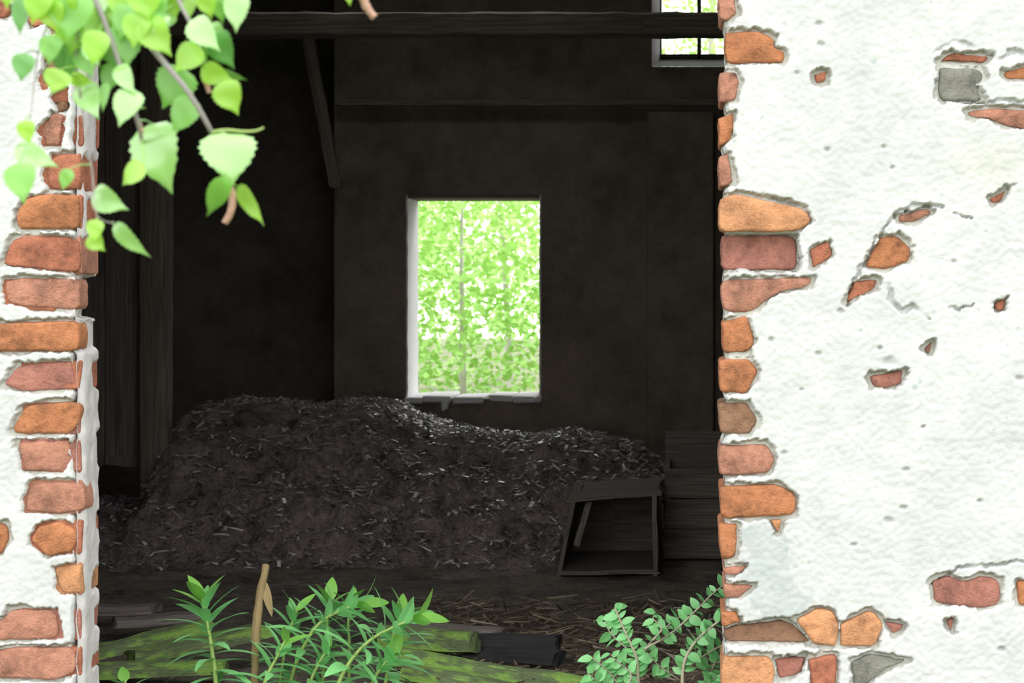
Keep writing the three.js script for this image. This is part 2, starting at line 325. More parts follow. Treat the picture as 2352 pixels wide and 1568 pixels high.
function brickGeo(poly, face, depth, seed) {
  // resample the outline, roughen it, then rings: back, shoulder, rim, face and centre
  const pts = poly.map(([a, b]) => [X5(a), Y5(b)]), N = 30;
  let per = 0; const seg = pts.map((p, i) => { const q = pts[(i + 1) % pts.length], l = Math.hypot(q[0] - p[0], q[1] - p[1]); per += l; return l; });
  const cx = pts.reduce((s, p) => s + p[0], 0) / pts.length, cy = pts.reduce((s, p) => s + p[1], 0) / pts.length;
  const ring = [];
  for (let k = 0; k < N; k++) {
    let t = per * k / N, i = 0; while (t > seg[i]) { t -= seg[i]; i++; }
    const p = pts[i], q = pts[(i + 1) % pts.length], u = t / seg[i];
    ring.push([lerp(p[0], q[0], u), lerp(p[1], q[1], u)]);
  }
  for (let pass = 0; pass < 1; pass++) { const r2 = ring.map((p, i) => { const a = ring[(i + N - 1) % N], b = ring[(i + 1) % N]; return [p[0] * .6 + (a[0] + b[0]) * .2, p[1] * .6 + (a[1] + b[1]) * .2]; }); r2.forEach((p, i) => ring[i] = p); }
  const tx = (R() - .5) * 0.05, ty = (R() - .5) * 0.08, pos = [], uv = [], idx = [], ou = R(), ov = R();
  const levels = [[1.0, -depth], [1.0, -0.010], [0.975, -0.004], [0.93, -0.001], [0.80, 0.0], [0.45, 0.0012]];
  const w = Math.max(...ring.map((p) => Math.abs(p[0] - cx))), h = Math.max(...ring.map((p) => Math.abs(p[1] - cy)));
  levels.forEach(([s, dz], li) => ring.forEach(([x, y]) => {
    const inx = 1 - (1 - s) * Math.min(1.6, 0.05 / w), iny = 1 - (1 - s) * Math.min(1.6, 0.05 / h);
    let X = cx + (x - cx) * (li > 3 ? s : inx), Y = cy + (y - cy) * (li > 3 ? s : iny);
    const n = 0.0022; X += n * fbm(X * 55 + seed, Y * 55, seed, 3); Y += n * fbm(X * 55, Y * 55 + seed, seed + 9, 3);
    const Z = face + dz + (li ? 0.004 * fbm(X * 38, Y * 38, seed, 3) + tx * (X - cx) + ty * (Y - cy) : 0);
    pos.push(X, Y, Z); uv.push(X / 0.3 + ou + (li < 1 ? 0.2 : 0), Y / 0.3 + ov);
  }));
  pos.push(cx, cy, face + 0.0015 + 0.004 * fbm(cx * 38, cy * 38, seed, 3)); uv.push(cx / 0.3 + ou, cy / 0.3 + ov);
  for (let l = 0; l < levels.length - 1; l++) for (let k = 0; k < N; k++) { const a = l * N + k, b = l * N + (k + 1) % N, c = a + N, d = b + N; idx.push(a, c, b, b, c, d); }
  const l0 = (levels.length - 1) * N; for (let k = 0; k < N; k++) idx.push(l0 + k, levels.length * N, l0 + (k + 1) % N);
  const g = new THREE.BufferGeometry(); g.setAttribute('position', new THREE.Float32BufferAttribute(pos, 3)); g.setAttribute('uv', new THREE.Float32BufferAttribute(uv, 2)); g.setIndex(idx);
  const sh = ring.reduce((s, p, i) => { const q = ring[(i + 1) % N]; return s + p[0] * q[1] - q[0] * p[1]; }, 0);
  if (sh < 0) { const a = g.index.array; for (let i = 0; i < a.length; i += 3) { const t = a[i]; a[i] = a[i + 1]; a[i + 1] = t; } }
  g.computeVertexNormals(); return g;
}
RB.forEach(([poly, tone, face], i) => mesh('brick', brickGeo(poly, face, poly[0][0] < 1665 ? 0.22 : 0.07, i * 3.7), BR[tone], wallFront));
LB.forEach(([poly, tone, face], i) => mesh('brick', brickGeo(poly, face, 0.07, 200 + i * 3.7), BR[tone], wallFront));

const PITS = [[1885, 103, 10], [1880, 55, 9], [2030, 338, 9], [1900, 345, 8], [1770, 780, 9], [1880, 812, 9], [1930, 715, 9], [1840, 895, 8], [2080, 1078, 11], [2075, 1165, 9], [2040, 1195, 14], [2340, 870, 13], [2050, 385, 7], [2040, 832, 22], [1820, 1508, 12], [1846, 1526, 9], [1830, 170, 9], [2300, 1490, 8], [2190, 600, 7], [1800, 1040, 9], [1960, 1250, 8], [2250, 1150, 7], [2120, 980, 6], [2020, 800, 6]];
const CRACKS = [
  [[2160, 470, 5], [2110, 472, 7], [2050, 488, 8], [2030, 530, 5], [1985, 610, 7], [1943, 697, 4]],
  [[2036, 648, 6], [2045, 690, 7], [2068, 712, 7], [2095, 702, 7], [2132, 732, 5]],
  [[2140, 1340, 5], [2200, 1306, 6], [2290, 1292, 6], [2420, 1280, 5]],
  [[2135, 120, 4], [2190, 98, 6], [2280, 122, 7]], [[2285, 150, 5], [2320, 124, 8], [2420, 112, 8]],
  [[2180, 710, 4], [2235, 700, 5]], [[1700, 440, 4], [1770, 452, 6], [1840, 470, 5]], [[2230, 500, 3], [2190, 490, 3]], [[2200, 240, 4], [2300, 232, 5], [2420, 236, 5]], [[2290, 445, 4], [2320, 425, 5], [2345, 418, 3]],
];
function crackDepth(px, py) {
  let m = 0;
  for (const c of CRACKS) for (let i = 0; i < c.length - 1; i++) {
    const [ax, ay, aw] = c[i], [bx, by, bw] = c[i + 1];
    if (px < Math.min(ax, bx) - 12 || px > Math.max(ax, bx) + 12 || py < Math.min(ay, by) - 12 || py > Math.max(ay, by) + 12) continue;
    const ex = bx - ax, ey = by - ay, t = Math.max(0, Math.min(1, ((px - ax) * ex + (py - ay) * ey) / (ex * ex + ey * ey)));
    const d = Math.hypot(px - ax - ex * t, py - ay - ey * t), w = lerp(aw, bw, t);
    m = Math.max(m, 1 - sst(w * 0.3, w, d));
  }
  return m;
}
function plasterSheet(bricks, px0, px1, py0, py1, edge) {
  const st = 0.0026, nx = Math.round((px1 - px0) * 5 / F / st), ny = Math.round((py1 - py0) * 5 / F / st);
  const bb = bricks.map(([p, , f]) => ({ p, f, x0: Math.min(...p.map((q) => q[0])) - 30, x1: Math.max(...p.map((q) => q[0])) + 30, y0: Math.min(...p.map((q) => q[1])) - 30, y1: Math.max(...p.map((q) => q[1])) + 30 }));
  const pos = [], col = [], uv = [], idx = [];
  for (let j = 0; j <= ny; j++) for (let i = 0; i <= nx; i++) {
    const u = i / nx, v = j / ny, px = lerp(px0, px1, u), py = lerp(py0, py1, v);
    let x = X5(px); const y = Y5(py);
    const wob = 8 * fbm(x * 22, y * 22, 3.3, 4) + 5 * fbm(x * 85, y * 85, 6.1, 2);
    let sd = 1e3, lev = -0.007;
    for (const b of bb) if (px > b.x0 && px < b.x1 && py > b.y0 && py < b.y1) { const d = sdPoly(b.p, px, py); if (d < sd) { sd = d; lev = Math.min(-0.007, b.f - 0.008); } }
    const e = 1 - sst(4, 9, sd + wob);
    let pl = 0.008 + 0.0025 * fbm(x * 9, y * 9, 8, 4) + 0.0012 * ns(x * 90, y * 90, 2);
    let z = lerp(pl, lev + 0.0015 * fbm(x * 60, y * 60, 5, 2), e);
    for (const [a, b, r] of PITS) { const d = Math.hypot((px - a) * 0.85 + (py - b) * 0.4, (py - b) * 1.25 - (px - a) * 0.35) + wob * 0.4; if (d < r * 1.5) z -= 0.008 * (1 - sst(r * 0.1, r * 1.1, d)); }
    z -= 0.012 * crackDepth(px + wob * 0.9, py + wob * 0.9) * sst(-0.35, 0.25, fbm(x * 14, y * 14, 77, 2) + 0.12);
    // arris worn round at the jamb
    const ed = edge < 0 ? px - px0 : px1 - px, k = 1 - sst(0, 16, ed); z -= 0.02 * k * k;
    if (ed < 40) x += -edge * (1 - ed / 40) * (0.006 + 0.010 * fbm(3, y * 16, edge, 3));
    pos.push(x, y, z); uv.push(x / 0.25, y / 0.25);
    // colour: limewash, greyer where weathered; ochre and grey stains seen in the photograph
    const n1 = fbm(x * 5, y * 5, 20, 4), n2 = fbm(x * 26, y * 26, 40, 3);
    let c = 0.455 + 0.04 * n1 + 0.04 * n2; let r = c * 0.985, g = c * 1.0, bl = c * 0.975;
    const stain = (a, b2, sx, sy) => Math.exp(-(((px - a) / sx) ** 2 + ((py - b2) / sy) ** 2));
    // grey algae blotches with ragged edges low beside the jamb
    const ga = Math.min(1, stain(1760, 1320, 75, 100) + stain(1810, 1400, 60, 45) * .8 + stain(1740, 1230, 45, 45) * .6);
    const gs = sst(0.34, 0.62, ga + 0.45 * n2 + 0.35 * fbm(x * 75, y * 75, 12, 3)) * (0.75 + 0.6 * n2);
    r *= 1 - 0.27 * gs; g *= 1 - 0.22 * gs; bl *= 1 - 0.21 * gs;
    const os = Math.min(1, stain(2300, 360, 120, 60) * Math.max(0, 0.7 + n1)); bl *= 1 - 0.12 * os; g *= 1 - 0.03 * os; r *= 1 - 0.02 * os;
    const me = e * 0.9; r = lerp(r, 0.46 + .05 * n2, me); g = lerp(g, 0.455 + .05 * n2, me); bl = lerp(bl, 0.41 + .05 * n2, me);
    col.push(r, g, bl);
  }
  for (let j = 0; j < ny; j++) for (let i = 0; i < nx; i++) { const a = j * (nx + 1) + i, b = a + 1, c = a + nx + 1, d = c + 1; idx.push(a, c, b, b, c, d); }
  // skirt back to the masonry along the jamb edge
  const base = pos.length / 3, ci = edge < 0 ? 0 : nx;
  for (let j = 0; j <= ny; j++) { const k = (j * (nx + 1) + ci); pos.push(pos[k * 3], pos[k * 3 + 1], edge < 0 ? -0.20 : -0.05); uv.push(pos[k * 3 + 1] / .25, 0); col.push(0.55, 0.53, 0.48); }
  for (let j = 0; j < ny; j++) { const k = j * (nx + 1) + ci; idx.push(k, k + nx + 1, base + j, base + j, k + nx + 1, base + j + 1); }
  const g = new THREE.BufferGeometry(); g.setAttribute('position', new THREE.Float32BufferAttribute(pos, 3)); g.setAttribute('color', new THREE.Float32BufferAttribute(col, 3)); g.setAttribute('uv', new THREE.Float32BufferAttribute(uv, 2)); g.setIndex(idx); g.computeVertexNormals();
  return g;
}
mesh('plaster', plasterSheet(RB, 1657, 2452, -100, 1660, -1), M.plaster, wallFront);
mesh('plaster', plasterSheet(LB, -100, 181, -100, 1660, 1), M.plaster, wallFront);
{ // left reveal: bricks on edge with a limewashed skin that has dropped off in places. v: photo rows, u: depth 0..1
  const D = 0.15;
  const rows = [[-40, 20], [75, 140], [168, 235], [262, 336], [352, 437], [448, 527], [540, 630], [640, 712], [736, 806], [828, 896], [922, 996], [1008, 1084], [1100, 1180], [1196, 1276], [1292, 1366], [1396, 1470], [1484, 1556]];
  const tone = ['red', 'red', 'red', 'red', 'red', 'red', 'pink', 'red', 'orange', 'red', 'maroon', 'maroon', 'pink', 'red', 'pale', 'maroon', 'red'];
  // bare patches [y0, y1, u0, u1]
  const bare = [[262, 336, 0.78, 1.2], [360, 437, 0.2, 1.2], [460, 524, 0.3, 1.2], [545, 632, -0.2, 1.2], [736, 806, -0.2, 1.2], [832, 896, 0.62, 1.2], [1008, 1072, 0.88, 1.2], [1194, 1226, 0.8, 1.2], [1325, 1366, 0.6, 1.2], [1415, 1452, 0.72, 1.2], [1522, 1548, 0.6, 1.2]];
  const shy = { 7: 0.05 };            // the broken course
  rows.forEach(([a, b], i) => {
    const dx = shy[i] ?? 0, x1 = LX + 0.002 - dx - (i === 8 ? 0.012 : 0) + rr(-0.002, 0.002), y0 = Y5(b), y1 = Y5(a), dp = i === 8 ? 0.115 : D;
    const g = new RoundedBoxGeometry(0.12, y1 - y0, dp, 3, 0.006).translate(x1 - 0.06, (y0 + y1) / 2, -dp / 2 - 0.004);
    mesh('brick', worldUV(jitter(g, 0.004, 28, i * 5), 0.3), BR[tone[i]], wallFront);
  });
  const st = 0.0035, nz = Math.round(D / st), y0 = Y5(1660), y1 = Y5(-100), ny = Math.round((y1 - y0) / st), pos = [], col = [], uv = [], idx = [];
  for (let j = 0; j <= ny; j++) for (let i = 0; i <= nz; i++) {
    const u = i / nz, y = lerp(y0, y1, j / ny), py = VY - (y - EYE.y) * F / 5, z = -u * D;
    const wob = fbm(z * 20, y * 24, 9, 4); let e = 0;
    for (const [a, b, u0, u1] of bare) e = Math.max(e, sst(-8, 6, Math.min(py - a, b - py) + wob * 14) * sst(-0.08, 0.06, Math.min(u - u0, u1 - u) + wob * 0.16));
    let x = LX + lerp(0.006 + 0.003 * wob, -0.006, e);
    const brk = sst(628, 645, py + wob * 10) * (1 - sst(718, 736, py + wob * 10)); x -= 0.065 * brk * sst(-0.02, 0.12, u);
    x -= 0.012 * Math.exp(-(((u - 0) / 0.1) ** 2)) ; x -= 0.01 * sst(0.9, 1, u);
    pos.push(x, y, z); uv.push(z / 0.25, y / 0.25);
    const c = 0.46 + 0.05 * wob; col.push(c * 1.02, c * 0.98, c * 0.96);
  }
  for (let j = 0; j < ny; j++) for (let i = 0; i < nz; i++) { const a = j * (nz + 1) + i, b = a + 1, c = a + nz + 1, d = c + 1; idx.push(a, b, c, b, d, c); }
  const g = new THREE.BufferGeometry(); g.setAttribute('position', new THREE.Float32BufferAttribute(pos, 3)); g.setAttribute('color', new THREE.Float32BufferAttribute(col, 3)); g.setAttribute('uv', new THREE.Float32BufferAttribute(uv, 2)); g.setIndex(idx); g.computeVertexNormals();
  mesh('plaster', g, M.plaster, wallFront);
}

// ------------------------------------------------------------------ inside: timbers
function plank(p0, p1, w, t, rough = 0.004, up = V(0, 1, 0), seed = 0) {   // a weathered board from p0 to p1
  const L = p0.distanceTo(p1), g = new THREE.BoxGeometry(L, t, w, Math.max(4, Math.round(L / 0.04)), 2, 4);
  const p = g.attributes.position; for (let i = 0; i < p.count; i++) { const e = Math.abs(p.getX(i)) > L / 2 - 1e-4; if (e) p.setX(i, p.getX(i) + 0.02 * ns(p.getZ(i) * 60, p.getY(i) * 40, seed) * Math.sign(p.getX(i))); const q = Math.abs(p.getZ(i)) / (w / 2); p.setY(i, p.getY(i) * (1 - 0.25 * q * q)); }
  jitter(g, rough, 9, seed);
  const uv = g.attributes.uv; for (let i = 0; i < p.count; i++) uv.setXY(i, p.getX(i) / 0.8 + seed, (p.getZ(i) + p.getY(i)) / 0.25);
  const ex = p1.clone().sub(p0).normalize(), ez = ex.clone().cross(up).normalize(), ey = ez.clone().cross(ex);
  g.applyMatrix4(new THREE.Matrix4().makeBasis(ex, ey, ez)); g.translate((p0.x + p1.x) / 2, (p0.y + p1.y) / 2, (p0.z + p1.z) / 2);
  return g;
}
function solo(name, geo, mat, label, category, group) { const m = mesh(numbered(name), geo, mat, scene); m.userData = { label, category }; if (group) m.userData.group = group; return m; }
{
  const d = 9.4, yb = Y5(85, d), yt = Y5(24, d);
  solo('ceiling_beam', plank(V(-5, (yb + yt) / 2, EYE.z - d - 0.06), V(3, (yb + yt) / 2, EYE.z - d - 0.06), 0.12, yt - yb, 0.006, V(0, 1, 0), 3), M.timber, 'dark horizontal timber beam crossing in front of the upper window', 'beam');
  const px = X5(352, d), post = plank(V(px, 0, EYE.z - d - 0.055), V(px, yb + 0.005, EYE.z - d - 0.055), 0.107, 0.11, 0.004, V(0, 0, 1), 5);
  solo('timber_post', post, M.timber, 'upright dark timber post standing left of the earth mound', 'post');
  const part = thing('board_partition', 'dark board partition left of the timber post', 'partition', null, V(0, 0, 0));
  for (let i = 0; i < 8; i++) { const x1 = X5(330, 9.55) - i * 0.155; mesh('board', plank(V(x1 - 0.075, 0.28, EYE.z - 9.58), V(x1 - 0.075, yb + 0.05, EYE.z - 9.58), 0.15, 0.025, 0.003, V(0, 0, 1), 10 + i), M.oldWood, part); }
  mesh('rail', plank(V(X5(330, 9.62), 0.6, EYE.z - 9.63), V(X5(330, 9.62) - 1.3, 0.6, EYE.z - 9.63), 0.05, 0.08, 0.003, V(0, 1, 0), 21), M.oldWood, part);
  solo('leaning_brace', plank(P(708, 90, 10.9), P(772, 430, 10.9), 0.05, 0.06, 0.004, V(0, 0, 1), 31), M.timber, 'thin slanting timber brace above the corner left of the window', 'brace');
  solo('wall_plate', plank(P(775, 236, 10.94), P(1900, 236, 10.94), 0.05, 0.03, 0.003, V(0, 1, 0), 33), M.timber, 'thin horizontal timber rail along the back wall above the window', 'rail');
}

// ------------------------------------------------------------------ the mound of earth and litter
const CREST = [[200, 1175], [380, 1165], [420, 1100], [450, 950], [475, 920], [560, 920], [650, 926], [720, 934], [800, 918], [880, 926], [925, 955], [1000, 984], [1100, 997], [1200, 1003], [1300, 997], [1400, 1015], [1450, 1032], [1500, 1062], [1540, 1106], [1590, 1165], [1700, 1180]];
function crestY(px) { if (px <= CREST[0][0]) return CREST[0][1]; for (let i = 0; i < CREST.length - 1; i++) { const [a, ya] = CREST[i], [b, yb] = CREST[i + 1]; if (px <= b) { const t = (px - a) / (b - a); return lerp(ya, yb, t * t * (3 - 2 * t) * 0.5 + t * 0.5); } } return CREST[CREST.length - 1][1]; }
const DC = 10.0;
function moundY(x, z) {
  const d = EYE.z - z, px = VX + x * F / DC, top = Y5(crestY(px), DC);
  const s = sst(8.35, DC, d), back = 1 - 0.12 * sst(DC + 0.1, 11.2, d);
  const lump = 0.075 * fbm(x * 3.2, z * 3.2, 1, 3) + 0.03 * fbm(x * 11, z * 11, 4, 3);
  const sm = s * 0.9 + 0.1 * sst(8.6, 9.2, d);
  const qx = VX + x * F / d; if (qx > 1262 && d < 8.6) return -0.03; if (x > X5(1268, 8.35) && d < 9.0) return -0.03; if (qx > 1506 && d < 9.5) return -0.03;
  return top * sm * back + lump * (0.15 + 0.85 * sst(8.3, 8.9, d)) * (1 - 0.7 * sst(9.6, 10, d)) - 0.01;
}
{
  const mo = thing('earth_mound', 'long low mound of dark earth and litter below the window', 'mound', null, V(0, 0, 0));
  const x0 = X5(120, 11) - 0.6, x1 = X5(1640, 10), z0 = EYE.z - 10.90, z1 = EYE.z - 7.9, nx = 260, nz = 170, pos = [], uv = [], idx = [];
  for (let j = 0; j <= nz; j++) for (let i = 0; i <= nx; i++) { const x = lerp(x0, x1, i / nx), z = lerp(z0, z1, j / nz); let y = moundY(x, z); const ed = Math.min(i / 14, (nx - i) / 14, (nz - j) / 10, 1); y = lerp(-0.03, y, ed); pos.push(x, y, z); uv.push(x / 0.5, z / 0.5); }
  for (let j = 0; j < nz; j++) for (let i = 0; i < nx; i++) { const a = j * (nx + 1) + i, b = a + 1, c = a + nx + 1, d = c + 1; if (lerp(x0, x1, i / nx) > X5(768, 11) - 0.02 && lerp(z0, z1, j / nz) < -6.03) continue; idx.push(a, c, b, b, c, d); }
  const g = new THREE.BufferGeometry(); g.setAttribute('position', new THREE.Float32BufferAttribute(pos, 3)); g.setAttribute('uv', new THREE.Float32BufferAttribute(uv, 2)); g.setIndex(idx); g.computeVertexNormals();
  mesh('heap', g, M.mound, mo);
  // leaf litter, chips and straw lying on it
  const chip = new THREE.BufferGeometry(); chip.setAttribute('position', new THREE.Float32BufferAttribute([-.5, 0, -.25, .5, .08, -.2, .45, 0, .25, -.5, .12, .22, 0, .16, 0], 3)); chip.setAttribute('uv', new THREE.Float32BufferAttribute([0, 0, 1, 0, 1, 1, 0, 1, .5, .5], 2)); chip.setIndex([0, 4, 1, 1, 4, 2, 2, 4, 3, 3, 4, 0]); chip.computeVertexNormals();
  const n = 11000, im = new THREE.InstancedMesh(chip, M.chip, n), m4 = new THREE.Matrix4(), q = new THREE.Quaternion(), c = new THREE.Color(), e = new THREE.Euler();
  for (let k = 0; k < n; k++) {
    const px = rr(230, 1540), d = 8.5 + 2.35 * Math.pow(R(), 0.8), z = EYE.z - d, x = X5(px, d), y = moundY(x, z);
    const straw = R() < 0.14, L = straw ? rr(0.03, 0.07) : rr(0.008, 0.03); e.set(rr(-.5, .5), rr(0, 6.3), rr(-.5, .5)); q.setFromEuler(e);
    m4.compose(V(x, y + 0.006, z), q, V(L, L * .8, straw ? 0.008 : L * rr(.5, 1.3))); im.setMatrixAt(k, m4);
    if (y < 0) m4.makeScale(0, 0, 0), im.setMatrixAt(k, m4);
    const t = R(); const v = t < 0.5 ? rr(0.12, 0.28) : t < 0.86 ? rr(0.28, 0.5) : rr(0.6, 0.82); im.setColorAt(k, c.setRGB(v, v * 0.9, v * 0.86));
  }
  im.name = 'litter'; im.userData = { kind: 'stuff' }; im.castShadow = im.receiveShadow = true; mo.add(im);
  // a dark clod near the crest
  const cl = jitter(new THREE.IcosahedronGeometry(1, 4).scale(0.12, 0.08, 0.075), 0.03, 9, 3), cp = P(612, 968, 9.62); cl.translate(cp.x, cp.y, cp.z);
  solo('dark_clod', cl, M.clod, 'dark rounded lump of earth on the crest of the mound', 'lump');
}

// ------------------------------------------------------------------ open crate and dark manger at the right end of the mound
{
  const d0 = 8.35, s = d0 / F, x0 = X5(1275, d0), x1 = X5(1512, d0), y0 = 0.0, yt = Y5(1140, d0), zf = EYE.z - d0, zb = zf - 0.6;
  const c = thing('open_crate', 'dark wooden open-fronted box at the foot of the mound', 'crate', null, V(0, 0, 0));
  const xt = X5(1312, d0);
  mesh('side_board', plank(V(x0 + 0.01, y0, (zf + zb) / 2), V(xt + 0.01, yt, (zf + zb) / 2), 0.6, 0.02, 0.003, V(-1, 0, 0), 41), M.oldWood, c);
  mesh('side_board', plank(V(x1 - 0.01, y0, (zf + zb) / 2), V(x1 - 0.012, yt + 0.015, (zf + zb) / 2), 0.6, 0.02, 0.003, V(1, 0, 0), 42), M.timber, c);
  mesh('top_board', plank(V(xt - 0.01, yt - 0.012, (zf + zb) / 2), V(x1 + 0.005, yt + 0.012, (zf + zb) / 2), 0.61, 0.02, 0.003, V(0, 1, 0), 43), M.oldWood, c);
  mesh('back_board', plank(V(x0 + 0.02, (y0 + yt) / 2, zb), V(x1 - 0.01, (y0 + yt) / 2, zb), yt, 0.018, 0.003, V(0, 0, 1), 44), M.oldWood, c);
  mesh('bottom_board', plank(V(x0 + 0.01, 0.016, (zf + zb) / 2), V(x1, 0.02, (zf + zb) / 2), 0.6, 0.02, 0.003, V(0, 1, 0), 45), M.oldWood, c);
  mesh('inner_slat', plank(V(X5(1322, d0), 0.10, zf - 0.05), V(X5(1352, d0), yt - 0.02, zf - 0.05), 0.02, 0.012, 0.002, V(0, 0, 1), 46), M.timber, c);
  const d1 = 8.9, m = thing('manger', 'dark low boarded manger right of the open box', 'manger', null, V(0, 0, 0));
  const mx0 = X5(1524, d1), mx1 = mx0 + 1.3, mt = Y5(1075, d1), mz = EYE.z - d1;
  for (let i = 0; i < 3; i++) { const ya = mt * i / 3, yb = mt * (i + 1) / 3; mesh('front_board', plank(V(mx0, (ya + yb) / 2, mz), V(mx1, (ya + yb) / 2, mz), yb - ya - 0.006, 0.025, 0.003, V(0, 0, 1), 50 + i), M.oldWood, m); }
  mesh('end_board', plank(V(mx0 + 0.012, mt / 2, mz), V(mx0 + 0.012, mt / 2, mz - 0.5), mt, 0.025, 0.003, V(1, 0, 0), 54), M.oldWood, m);
  mesh('back_board', plank(V(mx0, mt / 2 + .05, mz - 0.5), V(mx1, mt / 2 + .05, mz - 0.5), mt + 0.1, 0.025, 0.003, V(0, 0, 1), 55), M.oldWood, m);
  mesh('bottom_board', plank(V(mx0, 0.1, mz - 0.25), V(mx1, 0.1, mz - 0.25), 0.48, 0.02, 0.003, V(0, 1, 0), 56), M.oldWood, m);
}

// ------------------------------------------------------------------ fallen boards inside the threshold
const onFloor = (px, py, h) => P(px, py, F * (EYE.y - h) / (py - VY));
function board(ax, ay, ah, bx, by, bh, w, t, mat, label, group, seed) { return solo('fallen_board', plank(onFloor(ax, ay, ah), onFloor(bx, by, bh), w, t, 0.006, V(0, 1, 0), seed), mat, label, 'board', group); }
board(120, 1402, 0.05, 360, 1398, 0.06, 0.10, 0.03, M.greyWood, 'grey fallen board nearest the left jamb, upper one', null, 61);
board(262, 1430, 0.05, 470, 1414, 0.06, 0.09, 0.03, M.greyWood, 'grey fallen board behind the tall leafy willowherb', null, 62);
board(90, 1530, 0.05, 470, 1438, 0.11, 0.075, 0.035, M.moss, 'mossy board slanting up from the left jamb toward the tall herb', null, 63);
board(300, 1512, 0.06, 600, 1448, 0.10, 0.08, 0.035, M.moss, 'mossy board crossing behind the dry brown stalk', null, 64);
board(80, 1545, 0.04, 520, 1530, 0.05, 0.07, 0.04, M.moss, 'lowest mossy board lying along the threshold at left', null, 65);
board(880, 1462, 0.09, 1090, 1474, 0.09, 0.06, 0.06, M.moss, 'short yellowish mossy stub beside the black burnt boards', null, 66);
board(900, 1506, 0.10, 1360, 1578, 0.03, 0.05, 0.045, M.moss, 'long mossy pole slanting down to the small-leaved shrub', null, 67);
board(930, 1540, 0.07, 1180, 1592, 0.03, 0.06, 0.045, M.moss, 'mossy board at the bottom edge below the long mossy pole', null, 68);
board(930, 1440, 0.07, 1150, 1456, 0.07, 0.07, 0.03, M.greyWood, 'grey weathered board behind the mossy stub', null, 69);
board(1070, 1472, 0.08, 1282, 1474, 0.08, 0.05, 0.04, M.charred, 'upper of the black burnt boards on the floor', null, 70);
board(1080, 1496, 0.05, 1285, 1512, 0.06, 0.05, 0.04, M.charred, 'lower of the black burnt boards on the floor', null, 71);
board(1060, 1520, 0.04, 1260, 1486, 0.06, 0.04, 0.04, M.charred, 'black burnt board crossing slantwise over the others', null, 72);
{ // dry grass strewn on the floor behind the boards
  const n = 1400, g = new THREE.BufferGeometry(); g.setAttribute('position', new THREE.Float32BufferAttribute([-.5, 0, -.5, .5, 0, -.3, .5, .2, .3, -.5, .1, .5], 3)); g.setAttribute('uv', new THREE.Float32BufferAttribute([0, 0, 1, 0, 1, 1, 0, 1], 2)); g.setIndex([0, 1, 2, 0, 2, 3]); g.computeVertexNormals();
  const im = new THREE.InstancedMesh(g, M.chip, n), q = new THREE.Quaternion(), e = new THREE.Euler(), c = new THREE.Color(), m4 = new THREE.Matrix4();
  for (let k = 0; k < n; k++) { const py = rr(1385, 1600), px = rr(930, 1640) , o = onFloor(px, py, 0.02); e.set(rr(-.3, .3), rr(0, 6.3), rr(-.4, .4)); q.setFromEuler(e); m4.compose(V(o.x, 0.015 + R() * 0.03, o.z), q, V(rr(.05, .12), 0.02, rr(.003, .006))); im.setMatrixAt(k, m4); const v = rr(.10, .26); im.setColorAt(k, c.setRGB(v * 1.1, v * .85, v * .6)); }
  im.name = 'dry_grass_litter'; im.userData = { label: 'thin brown dry grass strewn on the floor behind the boards', category: 'dry grass', kind: 'stuff' }; im.castShadow = im.receiveShadow = true; scene.add(im);
}

// ------------------------------------------------------------------ leaves
function leafGeo(base, dir, width, nrm, o = {}) {
  // blade from base along dir (vector with the length), nrm roughly the upper face; o.shape(t) half width 0..1, o.bend, o.fold, o.teeth
  const L = dir.length(), ex = dir.clone().normalize(), ez = ex.clone().cross(nrm).normalize(), ey = ez.clone().cross(ex).normalize().negate();
  const up = nrm.clone().sub(ex.clone().multiplyScalar(nrm.dot(ex))).normalize();
  const nt = o.seg ?? 12, nw = 4, pos = [], uv = [], idx = [], bend = o.bend ?? 0.3, fold = o.fold ?? 0.25, teeth = o.teeth ?? 0;
  for (let i = 0; i <= nt; i++) {
    const t = i / nt; let hw = o.shape(t) * width / 2; if (teeth && i > 1 && i < nt) hw *= 1 + (i % 2 ? teeth : -teeth);
    const a = bend * t, sx = bend ? Math.sin(a) / bend : t, sy = bend ? (1 - Math.cos(a)) / bend : 0;
    for (let j = 0; j <= nw; j++) {
      const s = (j / nw - 0.5) * 2, w = s * hw;
      const p = base.clone().addScaledVector(ex, sx * L).addScaledVector(up, -sy * L).addScaledVector(ez, w * Math.cos(fold)).addScaledVector(up, Math.abs(w) * Math.sin(fold) * (1 - 0.5 * Math.abs(s)) + (o.wave ?? 0) * width * Math.sin(t * 9 + s * 2));
      pos.push(p.x, p.y, p.z); uv.push(t, j / nw);
    }
  }
  for (let i = 0; i < nt; i++) for (let j = 0; j < nw; j++) { const a = i * (nw + 1) + j, b = a + 1, c = a + nw + 1, d = c + 1; idx.push(a, b, c, b, d, c); }
  const g = new THREE.BufferGeometry(); g.setAttribute('position', new THREE.Float32BufferAttribute(pos, 3)); g.setAttribute('uv', new THREE.Float32BufferAttribute(uv, 2)); g.setIndex(idx); g.computeVertexNormals(); return g;
}
const birchShape = (t) => Math.pow(Math.sin(Math.PI * Math.pow(t, 0.62)), 0.85) * (1 - 0.25 * t) * (1 - 0.45 * sst(0.6, 0.92, t)) * 1.15;
const lanceShape = (t) => Math.pow(Math.sin(Math.PI * Math.min(1, 0.04 + 0.96 * Math.pow(t, 0.75))), 0.8);
const roundShape = (t) => Math.pow(Math.sin(Math.PI * Math.pow(t, 0.85)), 0.6);

